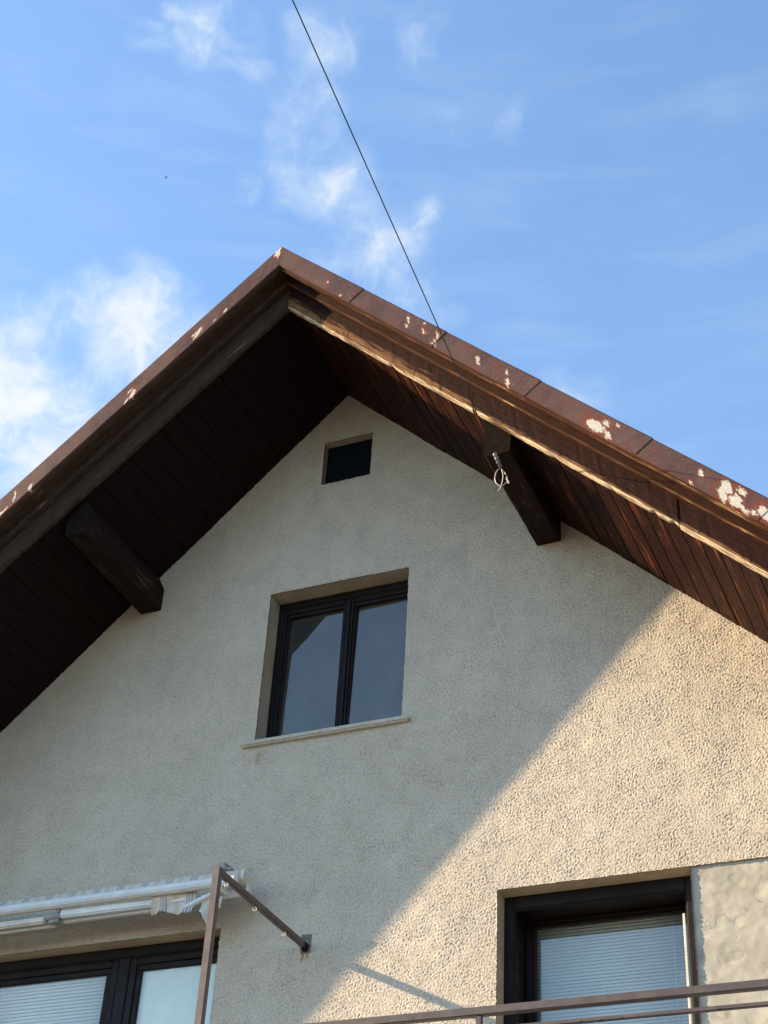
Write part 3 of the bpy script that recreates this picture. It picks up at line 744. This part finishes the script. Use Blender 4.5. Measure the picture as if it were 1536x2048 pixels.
steel('baluster', (1.62, RY, -6.80), (1.62, RY, -6.075), .022, .022)
m_ = MB(); m_.box(-.006, .070, -.016, .004, -5.000, -4.868, 0, .003); m_.build('wall_plate', M['plate'], rl)
m_ = MB(); m_.tube([(RX - .004, -.01, -4.985), (RX + .0, -.03, -4.957), (RX, -.07, -4.957)], .028, 10, radii=[.02, .03, .024]); m_.build('weld_collar', M['frame'], rl, smooth=True)
def hook(y, r=.012):
    m_ = MB(); c = Vector((RX, y, -4.990 - r * .6))
    m_.tube([(RX, y, -4.976), (RX, y, -4.984)], .006, 8)
    m_.tube([c + Vector((math.sin(t) * r, 0, math.cos(t) * r)) for t in np.linspace(0, 5.3, 18)], .0028, 6); return m_.build('eye_hook', M['wire'], rl, smooth=True)
for y in (-.345, -.775, -1.17): hook(y)
for x in (2.0, 2.12, 2.36, 2.47, 2.58, 3.1):
    m_ = MB(); m_.tube([(x, RY - .0125, -6.113), (x, RY - .017, -6.113)], .005, 8); m_.build('rivet', M['steel'], rl)

# ------------------------------------------------------------------ overhead wire and its insulator string
ow = empty('overhead_wire', (1.763, -.967, -1.985), 'thin black overhead wire anchored under the right-hand roof beam', 'wire')
A0 = Vector((1.765, -.975, -1.992)); A1 = Vector((1.795, -1.205, -1.935))
wp = [(1.800, -1.205, -1.960), (1.844, -1.463, -2.104 + .02), (1.899, -1.947, -2.150)]
def wire_pt(t): pass
m_ = MB()
WN = Vector((0, 0, 0))
# the wire lies in the plane of its sight line through two known points; sags away towards its pole
pa, pb = pixdir(585, 0), pixdir(955, 830); wn = pa.cross(pb).normalized()
ctrl = []
start = CAM + pixdir(985, 885) * ((-1.205 - CAM.y) / pixdir(985, 885).y)
for i in range(46):
    yy = -1.205 - (i / 45) ** 1.3 * 34
    z = -2.035 - .118 * (-yy - 1.205) + .0009 * (-yy - 1.205) ** 2
    x = CAM.x + (wn.y * (CAM.y - yy) + wn.z * (CAM.z - z)) / wn.x
    ctrl.append((x, yy, z))
m_.tube(ctrl, .0036, 7); m_.build('cable', M['cable'], ow, smooth=True)
W1 = Vector(ctrl[0])
LP = CAM + pixdir(1003, 938) * ((-.985 - CAM.y) / pixdir(1003, 938).y)      # where the string hooks on below the beam
m_ = MB(); m_.tube([W1 + (LP - W1) * t for t in np.linspace(0, 1, 12)], .0045, 7); m_.build('stay_wire', M['ceram'], ow)
for t in (.06, .30, .52, .76):
    m_ = MB(); c = W1 + (LP - W1) * t; d = (LP - W1).normalized()
    pr = [(-.018, .005), (-.012, .015), (-.004, .017), (.0, .009), (.006, .015), (.012, .013), (.018, .005)]
    m_.tube([c + d * p[0] for p in pr], .01, 10, radii=[p[1] for p in pr]); m_.build('insulator', M['ceram'], ow, smooth=True)
m_ = MB(); m_.tube([LP + Vector((0, 0, .0)), LP + Vector((0.0, .01, .03)), Vector((LP.x, LP.y + .012, -1.985))], .007, 8); m_.build('anchor_hook', M['wire'], ow, smooth=True)
def loop(name, pix, y, r):
    m_ = MB(); pts = []
    for (u, v, dy) in pix:
        dd = pixdir(u, v); yy = y + dy; pts.append(CAM + dd * ((yy - CAM.y) / dd.y))
    # smooth
    P = [Vector(p) for p in pts]; out = []
    for i in range(len(P) - 1):
        p0, p1, p2, p3 = P[max(i - 1, 0)], P[i], P[i + 1], P[min(i + 2, len(P) - 1)]
        for t in np.linspace(0, 1, 6, endpoint=False):
            out.append(.5 * ((2 * p1) + (p2 - p0) * t + (2 * p0 - 5 * p1 + 4 * p2 - p3) * t * t + (3 * p1 - p0 - 3 * p2 + p3) * t ** 3))
    out.append(P[-1]); m_.tube(out, r, 7); m_.build(name, M['wire'], ow, smooth=True)
loop('wire_loop', [(1002, 935, 0), (994, 942, -.01), (990, 955, -.02), (992, 965, -.02), (1001, 972, -.01), (1008, 969, .0), (1014, 962, .01), (1012, 955, .01)], -1.00, .0042)
loop('wire_loop', [(1002, 936, 0), (1006, 948, -.015), (1005, 962, -.02), (1001, 975, -.02), (996, 982, -.02)], -1.01, .0036)
loop('wire_loop', [(1004, 938, 0), (1010, 946, .01), (1014, 954, .0), (1016, 966, -.01), (1018, 963, -.02), (1012, 958, -.02)], -.99, .0030)

# ------------------------------------------------------------------ balcony slab, ground
b = MB(); b.box(-.06, 5.0, -1.42, -.008, -7.13, -6.952, 0, .01); b.build('balcony_slab', M['concrete'], house)
b = MB(); b.v += [(-1500, -1500, -10.7), (1500, -1500, -10.7), (1500, 1500, -10.7), (-1500, 1500, -10.7)]; b.quad((0, 1, 2, 3))
tag(b.build('ground', M['ground']), kind='structure')

# ------------------------------------------------------------------ the far bird
BD = pixdir(332, 355) * 150 + CAM
b = MB()
b.tube([(-.14, 0, 0), (-.10, 0, .01), (-.02, 0, .0), (.08, 0, .0), (.17, 0, .01)], .03, 8, radii=[.008, .025, .04, .03, .012])
for s in (-1, 1):
    o = len(b.v)
    b.v += [(-.07, s * .03, .02), (.05, s * .03, .015), (-.06, s * .17, .075), (.045, s * .17, .06), (.0, s * .33, .03), (.04, s * .32, .03)]
    b.quad((o, o + 1, o + 3, o + 2)); b.quad((o + 2, o + 3, o + 5, o + 4))
me_v = [(x, y, z) for (x, y, z) in b.v]; b.v = me_v
bird = b.build('bird', M['bird']); md = bird.modifiers.new('t', 'SOLIDIFY'); md.thickness = .008
bird.location = BD; bird.rotation_euler = (.15, .2, .9); bird.scale = (.75, .75, .75)
tag(bird, 'tiny dark bird gliding high in the open sky left of the wire', 'bird')

S.cycles.max_bounces = 8
